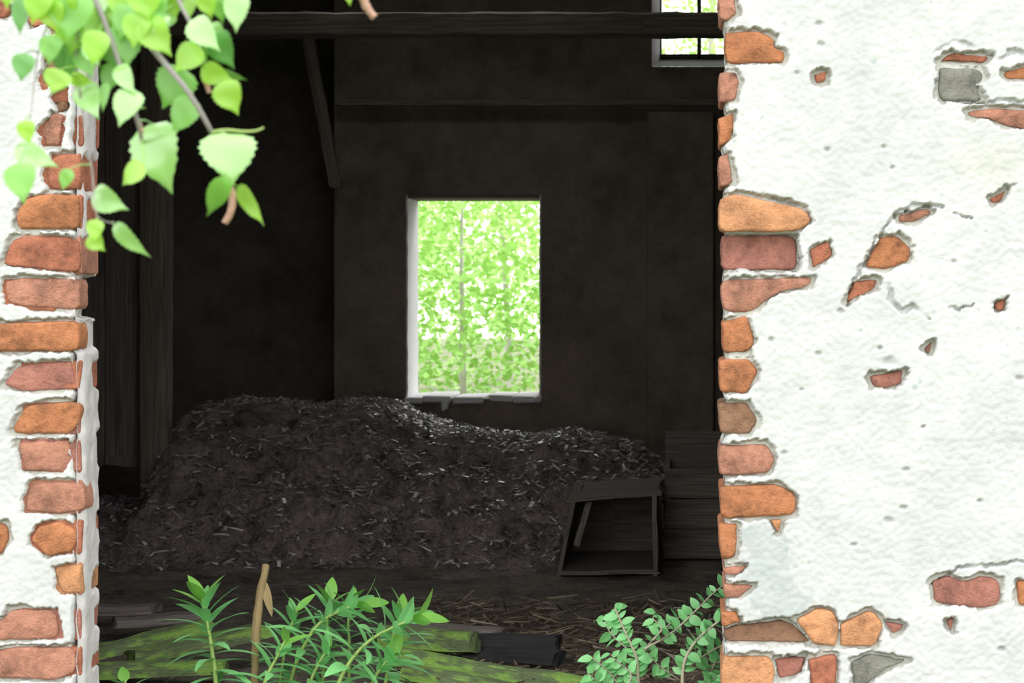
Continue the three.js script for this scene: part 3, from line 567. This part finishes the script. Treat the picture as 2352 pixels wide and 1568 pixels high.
// ------------------------------------------------------------------ birch branch hanging in at the upper left
{
  const D = 2.65, b0 = P(-200, -420, D);
  const br = thing('birch_branch', 'hanging birch branch with fresh green leaves at upper left', 'branch', null, V(0, 0, 0));
  const TW = [
    [[-200, -420], [60, -250], [230, -60], [300, 50], [370, 135], [435, 215], [480, 292], [492, 320], [516, 395], [526, 430]],
    [[60, -250], [200, -40], [262, 110], [296, 215], [318, 285], [326, 325]],
    [[60, -250], [90, -60], [110, 40], [88, 120], [72, 250], [56, 360]],
    [[200, -40], [175, 120], [190, 260], [212, 395], [216, 445], [226, 500], [262, 514]],
    [[60, -250], [380, -100], [410, 0], [440, 60], [462, 120], [480, 180]],
    [[60, -250], [400, -220], [760, -120], [825, -30], [835, 0]],
    [[410, 0], [470, -20], [520, -25], [545, -12]],
  ];
  const RAD = [[0.006, 0.0022], [0.004, 0.0022], [0.0014, 0.0004], [0.0014, 0.0006], [0.005, 0.0010], [0.006, 0.0014], [0.002, 0.0008]];
  TW.forEach((t, i) => mesh('twig', tube(t.map(([a, b], k) => P(a, b, D + 0.02 * Math.sin(i * 2 + k))), RAD[i][0], RAD[i][1], 40, 6), M.bark, br));
  mesh('side_shoot', tube([[486, 304], [520, 299], [560, 302], [590, 300], [606, 293]].map(([a, b]) => P(a, b, D)), 0.0022, 0.0012, 14, 6), LF.stem, br);
  // catkins
  const cat = (pts, r) => mesh('catkin', jitter(tube(pts.map(([a, b]) => P(a, b, D)), r, r * 0.8, 18, 8), 0.0012, 300), M.catkin, br);
  cat([[530, 432], [534, 460], [528, 492], [516, 512]], 0.0042); cat([[832, -10], [842, 15], [860, 40]], 0.0048); cat([[468, 178], [476, 196], [482, 214]], 0.0030); cat([[318, 280], [322, 292], [326, 304]], 0.003);
  // base x, y, tip x, y, visible width, tone, tip towards the viewer (m), roll, bend
  const LV = [
    [547, -18, 537, 74, 54, 'pale', 0.010, 0.2, 0.3], [512, 186, 542, 266, 62, 'lime', 0.006, 0.2, 0.4], [545, 428, 620, 514, 38, 'lime', 0.012, 0.7, -0.3], [508, 404, 494, 518, 40, 'green', -0.01, -0.7, 0.8],
    [518, 306, 536, 410, 104, 'pale', 0.035, -0.35, 0.9], [350, 284, 356, 430, 104, 'pale', 0.045, 0.3, 0.9], [332, 380, 262, 418, 46, 'lime', 0.004, 0.4, 0.9], [446, 226, 388, 306, 62, 'green', 0.010, 0.2, 0.5],
    [424, 158, 366, 244, 86, 'green', 0.016, 0.1, 0.6], [458, 106, 398, 166, 56, 'lime', 0.006, 0.0, 0.2], [492, 74, 528, 160, 60, 'deep', 0.01, 0.4, 0.4], [440, 46, 492, 108, 56, 'pale', 0.03, 0.0, 0.6],
    [462, 158, 536, 188, 46, 'lime', 0.0, 0.2, 0.3], [516, 162, 566, 186, 14, 'green', 0, 1.1, 0.1], [330, 44, 392, 130, 66, 'lime', 0.006, 0.0, 0.3], [288, 54, 290, 152, 70, 'green', 0.02, -0.2, 0.6],
    [200, -10, 190, 146, 126, 'lime', 0.006, 0.3, 0.4], [170, -20, 150, 96, 90, 'green', 0.01, 0.0, 0.3], [240, 10, 232, 140, 80, 'lime', 0.004, -0.3, 0.2], [152, 86, 148, 192, 66, 'deep', -0.004, 0.1, 0.4],
    [58, 122, 46, 188, 48, 'deep', 0.004, 0.0, 0.3], [54, -10, 36, 82, 44, 'deep', 0.0, 0.4, 0.3], [96, -30, 70, 58, 60, 'lime', 0.002, 0.0, 0.3], [140, 160, 116, 216, 60, 'lime', 0.004, 0.1, 0.3],
    [160, 176, 216, 192, 30, 'lime', 0.002, 0.3, 0.2], [310, 206, 262, 282, 62, 'pale', 0.02, 0.3, 0.6], [286, 228, 328, 252, 26, 'pale', 0.02, 0.6, 0.3], [264, 146, 236, 216, 46, 'green', 0.004, 0.2, 0.4], [272, 150, 300, 212, 40, 'pale', 0.022, 0.1, 0.5], [246, 190, 228, 258, 26, 'green', 0.0, 0.6, 0.3],
    [190, 192, 216, 264, 56, 'pale', 0.03, 0, 0.5], [58, 276, 64, 332, 40, 'lime', 0.002, 0.2, 0.3], [36, 338, 122, 380, 50, 'pale', 0.03, 0.0, 0.4], [44, 374, 50, 466, 66, 'green', 0.016, 0.0, 0.4],
    [160, 388, 140, 438, 32, 'green', 0.002, 0.2, 0.2], [214, 444, 280, 482, 54, 'pale', 0.028, 0.2, 0.5], [222, 504, 212, 556, 38, 'lime', 0.004, 0.2, 0.3], [206, 540, 238, 578, 40, 'lime', 0.006, 0.2, 0.3], [262, 514, 330, 596, 36, 'pale', 0.02, 0.4, 0.5],
    [470, -20, 482, 46, 44, 'lime', 0.0, 0.3, 0.3], [500, -10, 508, 56, 36, 'green', 0.0, 0.3, 0.3], [440, -20, 424, 50, 40, 'lime', 0.01, 0.5, 0.3], [372, 30, 348, 66, 46, 'pale', 0.02, 0.1, 0.4], [402, 34, 352, 70, 30, 'pale', 0.01, 0.4, 0.4],
    [330, -30, 336, 50, 70, 'lime', 0.004, 0.0, 0.3], [290, -30, 276, 56, 74, 'lime', 0.004, 0.2, 0.3], [240, -60, 226, 30, 70, 'pale', 0.03, 0.1, 0.4], [110, 0, 128, 78, 60, 'lime', 0.0, 0.2, 0.3], [360, -40, 372, 30, 50, 'green', 0.01, 0.2, 0.3],
    [60, -30, 92, 40, 62, 'lime', 0.004, 0.1, 0.3], [130, -10, 170, 66, 66, 'lime', 0.004, 0.2, 0.3], [210, 30, 256, 116, 74, 'lime', 0.006, -0.1, 0.4], [256, -20, 312, 44, 64, 'lime', 0.002, 0.1, 0.3], [300, 10, 268, 92, 60, 'green', 0.008, 0.2, 0.4],
    [180, 40, 160, 126, 72, 'lime', 0.004, -0.1, 0.3], [228, 70, 204, 152, 60, 'lime', 0.004, 0.2, 0.4], [120, 80, 108, 150, 50, 'green', 0.004, 0.2, 0.3], [190, 110, 208, 178, 52, 'green', 0.012, 0.1, 0.3], [320, 30, 300, 112, 60, 'lime', 0.004, 0.2, 0.3], [390, -30, 400, 44, 56, 'lime', 0.004, 0.2, 0.3], [250, 90, 262, 158, 50, 'green', 0.006, 0.3, 0.3], [345, -10, 372, 56, 54, 'green', 0.006, -0.2, 0.3],
    [440, 90, 470, 160, 50, 'green', 0.01, 0.3, 0.4], [476, 60, 516, 112, 50, 'pale', 0.02, 0.1, 0.4],
    [796, -50, 802, 14, 36, 'lime', 0.0, 0.2, 0.2], [150, -70, 130, 20, 70, 'green', 0.01, 0.1, 0.3], [20, -60, 10, 24, 50, 'lime', 0, 0.2, 0.3], [205, 90, 222, 150, 44, 'pale', 0.02, 0.2, 0.3], [160, 60, 120, 110, 40, 'lime', 0, .2, .3],
  ];
  const all = []; TW.forEach((t, ti) => { for (let i = 0; i < t.length - 1; i++) for (let k = 0; k < 8; k++) all.push([lerp(t[i][0], t[i + 1][0], k / 8), lerp(t[i][1], t[i + 1][1], k / 8)]); });
  LV.forEach(([bx, by, tx, ty, w, tone, dd, roll, bend], i) => {
    const d = D + (((i * 37) % 11) / 11 - 0.5) * 0.07, A = P(bx, by, d), B = P(tx, ty, d - dd), dir = B.clone().sub(A);
    const vis = w * d / F * 1.12, nrm = V(0, 0, 1).applyAxisAngle(dir.clone().normalize(), roll);
    const gl = leafGeo(A, dir, vis / Math.max(0.35, Math.cos(roll)), nrm, { shape: birchShape, bend, fold: 0.22, teeth: 0.06, seg: 18, wave: 0.02 });
    let best = null, bd = 1e9; for (const p of all) { const q = Math.hypot(p[0] - bx, p[1] - by) + (p[1] > by ? 12 : 0); if (q < bd) { bd = q; best = p; } }
    const gs = [gl]; if (bd < 90) { const Q = P(best[0], best[1], D), mid = A.clone().add(Q).multiplyScalar(0.5); mid.y += 0.002; const pt = tube([Q, mid, A], 0.0008, 0.0006, 6, 4); gs.push(pt); }
    mesh('leaf', mergeGeometries(gs.map((g) => { const n = g.toNonIndexed ? g : g; return n; })), LF[tone], br);
  });
}

// ------------------------------------------------------------------ herbs in the doorway
function herb(label, pts, d, nLeaf, len, wid, o = {}) {
  const foot = P(pts[0][0], pts[0][1], d); const g = thing('willowherb', label, 'herb', 'leafy willowherbs growing in the doorway', V(foot.x, 0, foot.z));
  const W = pts.map(([a, b], i) => P(a, b, d + (o.dz ?? 0) * i / pts.length).sub(g.position)); const root = V(W[0].x, 0, W[0].z); if (W[0].y > 0.02) W.unshift(root);
  const c = new THREE.CatmullRomCurve3(W);
  mesh('stem', tube(W, o.r ?? 0.006, 0.0025, 24, 7), LF.stem, g);
  for (let i = 0; i < nLeaf; i++) {
    const t = lerp(o.t0 ?? 0.3, 1, Math.pow((i + 0.5) / nLeaf, 0.85)), p = c.getPointAt(t), tg = c.getTangentAt(t), az = i * 2.399 + (o.ph ?? 0);
    const side = V(Math.cos(az), 0, Math.sin(az) * 0.75); side.addScaledVector(tg, -side.dot(tg)).normalize();
    const up = lerp(0.15, 1.5, Math.pow(t, 4)) + rr(-.15, .15), dir = side.clone().addScaledVector(tg, up).normalize().multiplyScalar(len * 1.2 * lerp(1.05, 0.6, Math.pow(t, 3)) * rr(.85, 1.1));
    const nrm = tg.clone().addScaledVector(side, -0.6).normalize();
    mesh('leaf', leafGeo(p, dir, wid * 1.35 * rr(.85, 1.15), nrm, { shape: lanceShape, bend: lerp(1.3, 0.35, t), fold: 0.3, seg: 9 }), t > 0.93 ? LF.herbBright : LF.herb, g);
  }
  return g;
}
herb('tall upright willowherb with whorled leaves left of the dry stalk', [[497, 1590], [488, 1500], [474, 1420], [464, 1368]], 5.40, 34, 0.105, 0.020, { t0: 0.25, r: 0.008, ph: 0.4 });
herb('willowherb arching over just right of the dry stalk', [[640, 1600], [650, 1520], [668, 1440], [682, 1400]], 5.50, 26, 0.085, 0.017, { t0: 0.3, ph: 1.7 });
herb('willowherb whose tip leans right between two upright shoots', [[660, 1600], [690, 1500], [735, 1430], [800, 1395], [838, 1384]], 5.45, 26, 0.09, 0.018, { t0: 0.35, ph: 2.1 });
herb('rightmost willowherb with a long arching yellowish stem', [[772, 1590], [800, 1525], [850, 1470], [915, 1435], [968, 1415]], 5.32, 24, 0.10, 0.020, { t0: 0.35, ph: 0.9, r: 0.006 });
herb('upright willowherb shoot behind the leaning one', [[740, 1600], [745, 1500], [752, 1420], [758, 1375]], 5.62, 20, 0.085, 0.02, { t0: 0.4, ph: 3 });
herb('willowherb shoot with bright tip beside the shoot behind', [[800, 1600], [803, 1500], [800, 1420], [806, 1380]], 5.66, 18, 0.08, 0.016, { t0: 0.45, ph: 4 });
herb('bushy willowherb low at the right of the herb clump', [[880, 1600], [895, 1520], [905, 1450], [925, 1405]], 5.5, 28, 0.10, 0.024, { t0: 0.2, ph: 1 });
herb('low willowherb at the bottom edge between stalk and arching stem', [[600, 1610], [610, 1560], [640, 1500], [655, 1470]], 5.36, 18, 0.085, 0.018, { t0: 0.2, ph: 5 });
herb('low willowherb under the arching stem at the bottom edge', [[700, 1620], [715, 1560], [740, 1510], [760, 1480]], 5.40, 22, 0.09, 0.020, { t0: 0.15, ph: 2.6 });
herb('short willowherb at far left beside the jamb', [[290, 1640], [292, 1600], [288, 1570], [286, 1560]], 5.30, 8, 0.07, 0.018, { t0: 0.3, ph: .3 });
herb('low willowherb filling the lower right of the clump', [[840, 1630], [850, 1580], [870, 1540], [900, 1505]], 5.36, 22, 0.10, 0.024, { t0: 0.1, ph: .3 });
{ // dry brown stalk
  const f = P(585, 1590, 5.42), g = thing('dry_stalk', 'dry brown broken stalk standing among the green herbs', 'stalk', null, V(f.x, 0, f.z));
  const w = (a, b, d = 5.42) => P(a, b, d).sub(g.position);
  mesh('stalk', jitter(tube([V(0, 0, 0), w(586, 1500), w(592, 1400), w(602, 1340), w(611, 1297)], 0.011, 0.0085, 24, 7), 0.003, 40), M.dry, g);
  mesh('dead_leaf', leafGeo(w(604, 1330), w(626, 1420).sub(w(604, 1330)), 0.022, V(0.2, 0.1, 1), { shape: lanceShape, bend: 0.3, fold: 0.5, seg: 8 }), M.dry, g);
}
{ // small-leaved shrub behind the right jamb
  const d = 5.42, f = P(1468, 1600, d), s = thing('small_leaved_shrub', 'small shrub with round green leaves beside the right jamb', 'shrub', null, V(f.x, 0, f.z));
  const w = (a, b, dz = 0) => P(a, b, d + dz).sub(s.position);
  const tw = [
    [[[1466, 1700], [1466, 1580], [1462, 1510], [1440, 1460], [1412, 1395]], 0.006], [[[1464, 1530], [1490, 1480], [1530, 1440], [1570, 1410]], 0.003], [[[1480, 1490], [1540, 1455], [1600, 1400], [1640, 1360], [1680, 1330]], 0.003],
    [[[1568, 1700], [1568, 1600], [1572, 1520], [1600, 1470], [1660, 1420], [1690, 1400]], 0.006], [[[1570, 1540], [1610, 1510], [1660, 1480], [1700, 1460]], 0.003], [[[1440, 1700], [1430, 1600], [1405, 1550], [1360, 1510]], 0.0035],
    [[[1430, 1590], [1450, 1550], [1420, 1520], [1400, 1500]], 0.0025], [[[1640, 1700], [1640, 1620], [1630, 1560], [1650, 1510], [1690, 1480]], 0.004], [[[1460, 1505], [1430, 1480], [1400, 1450], [1388, 1420]], 0.0025], [[[1500, 1470], [1520, 1440], [1500, 1420], [1505, 1405]], 0.002], [[[1560, 1560], [1530, 1540], [1505, 1520], [1490, 1500]], 0.002], [[[1600, 1700], [1600, 1620], [1615, 1580], [1650, 1550]], .003],
    [[[1400, 1700], [1395, 1620], [1385, 1580], [1350, 1545]], .003],
  ];
  tw.forEach(([pts, r], ti) => {
    const W = pts.map(([a, b], k) => w(a, b, 0.05 * Math.sin(ti * 1.9) + 0.02 * k * Math.sin(ti))); W.forEach((p) => { p.y = Math.max(p.y, 0); });
    mesh('stem', tube(W, r, r * 0.35, 16, 6), LF.stemGrey, s);
    const c = new THREE.CatmullRomCurve3(W), n = Math.round(c.getLength() / 0.0105), t0 = pts[0][1] > 1650 ? 0.42 : 0.12;
    for (let i = 0; i < n; i++) {
      const t = t0 + (1 - t0) * (i + 1) / n; if (t > 1) continue; const p = c.getPointAt(Math.min(1, t)), tg = c.getTangentAt(Math.min(1, t)), sg = i % 2 ? 1 : -1;
      const side = V(tg.y, -tg.x, rr(-.6, .6)).normalize().multiplyScalar(sg), dir = side.addScaledVector(tg, rr(-0.2, 1.1)).normalize().multiplyScalar(rr(0.02, 0.036));
      const nrm = V(rr(-.7, .7), rr(.3, .9), rr(0.1, 1)).normalize();
      mesh('leaf', leafGeo(p, dir, dir.length() * rr(.5, .72), nrm, { shape: lanceShape, bend: 0.4, fold: 0.25, seg: 6 }), LF.shrub, s);
    }
  });
}

// ------------------------------------------------------------------ trees and bushes behind the building
const farLeaf = [[0.37, 0.62, 0.15], [0.41, 0.64, 0.17], [0.34, 0.60, 0.15]].map(([r, g, b]) => leafMat(r, g, b, 0.7, 0.45));
const fl = (() => { const g = new THREE.BufferGeometry(); g.setAttribute('position', new THREE.Float32BufferAttribute([-.5, 0, 0, -.1, .08, .3, .5, 0, 0, -.1, .08, -.3], 3)); g.setAttribute('uv', new THREE.Float32BufferAttribute([0, 0, .5, 1, 1, 0, .5, -1], 2)); g.setIndex([0, 1, 2, 0, 2, 3]); g.computeVertexNormals(); return g; })();
function tree(name, label, cat, x, z, h, rx, ry, cy, n, tone, trunkR, lean = 0) {
  n = Math.round(n * 0.62);
  const t = thing(name, label, cat, 'trees and bushes behind the building', V(x, -0.03, z));
  mesh('trunk', tube([V(0, 0, 0), V(lean * .3, h * .35, 0), V(lean * .7, h * .7, 0.05), V(lean, h, 0)], trunkR, trunkR * .25, 20, 8), M.birchBark, t);
  const im = new THREE.InstancedMesh(fl, farLeaf[tone], n), q = new THREE.Quaternion(), e = new THREE.Euler(), m4 = new THREE.Matrix4();
  for (let k = 0; k < n; k++) {
    const u = R() * 2 - 1, a = R() * 6.2832, r = Math.pow(R(), 0.4), s = Math.sqrt(1 - u * u); let px = s * Math.cos(a) * r * rx, py = cy + u * r * ry, pz = s * Math.sin(a) * r * rx; 
    const clump = 0.25; px += clump * ns(px * 2, py * 2, pz * 2 + tone) ; py += clump * ns(px * 2 + 9, py * 2, pz * 2); if (py < 0.02) py = 0.02 + R() * 0.2;
    e.set(rr(-1.1, 1.1), rr(0, 6.3), rr(-1.1, 1.1)); q.setFromEuler(e); const L = rr(0.04, 0.085); m4.compose(V(px, py, pz), q, V(L, L, L)); im.setMatrixAt(k, m4);
  }
  im.name = 'foliage'; im.userData = { kind: 'stuff' }; im.castShadow = im.receiveShadow = true; t.add(im);
}
tree('bush', 'pale green bush seen in the middle of the lower window', 'bush', -1.55, -11.5, 1.6, 0.9, 0.9, 0.85, 6000, 0, 0.03);
tree('bush', 'pale green bush at the left side of the lower window', 'bush', -3.0, -12.6, 2.0, 1.1, 1.2, 1.1, 7000, 2, 0.03);
tree('bush', 'pale green bush low at the right side of the lower window', 'bush', -0.2, -12.2, 1.5, 1.0, 0.8, 0.75, 6000, 1, 0.03);
tree('birch_tree', 'slim young birch behind the left edge of the lower window', 'tree', -2.15, -13.6, 2.6, 1.0, 0.8, 1.7, 5000, 1, 0.035, 0.1);
tree('birch_tree', 'slim young birch behind the right half of the lower window', 'tree', -1.5, -15.2, 2.7, 1.3, 0.9, 1.6, 6000, 0, 0.035, -0.15);
tree('birch_tree', 'birch crown seen through the small upper window', 'tree', 0.05, -15.5, 4.2, 0.8, 0.8, 3.0, 2400, 1, 0.05, 0.1);
tree('bush', 'wide pale bush far behind the lower window', 'bush', -3.4, -18.5, 2.4, 2.4, 1.3, 1.2, 9000, 2, 0.05, 0.2);

renderer.render(scene, camera);
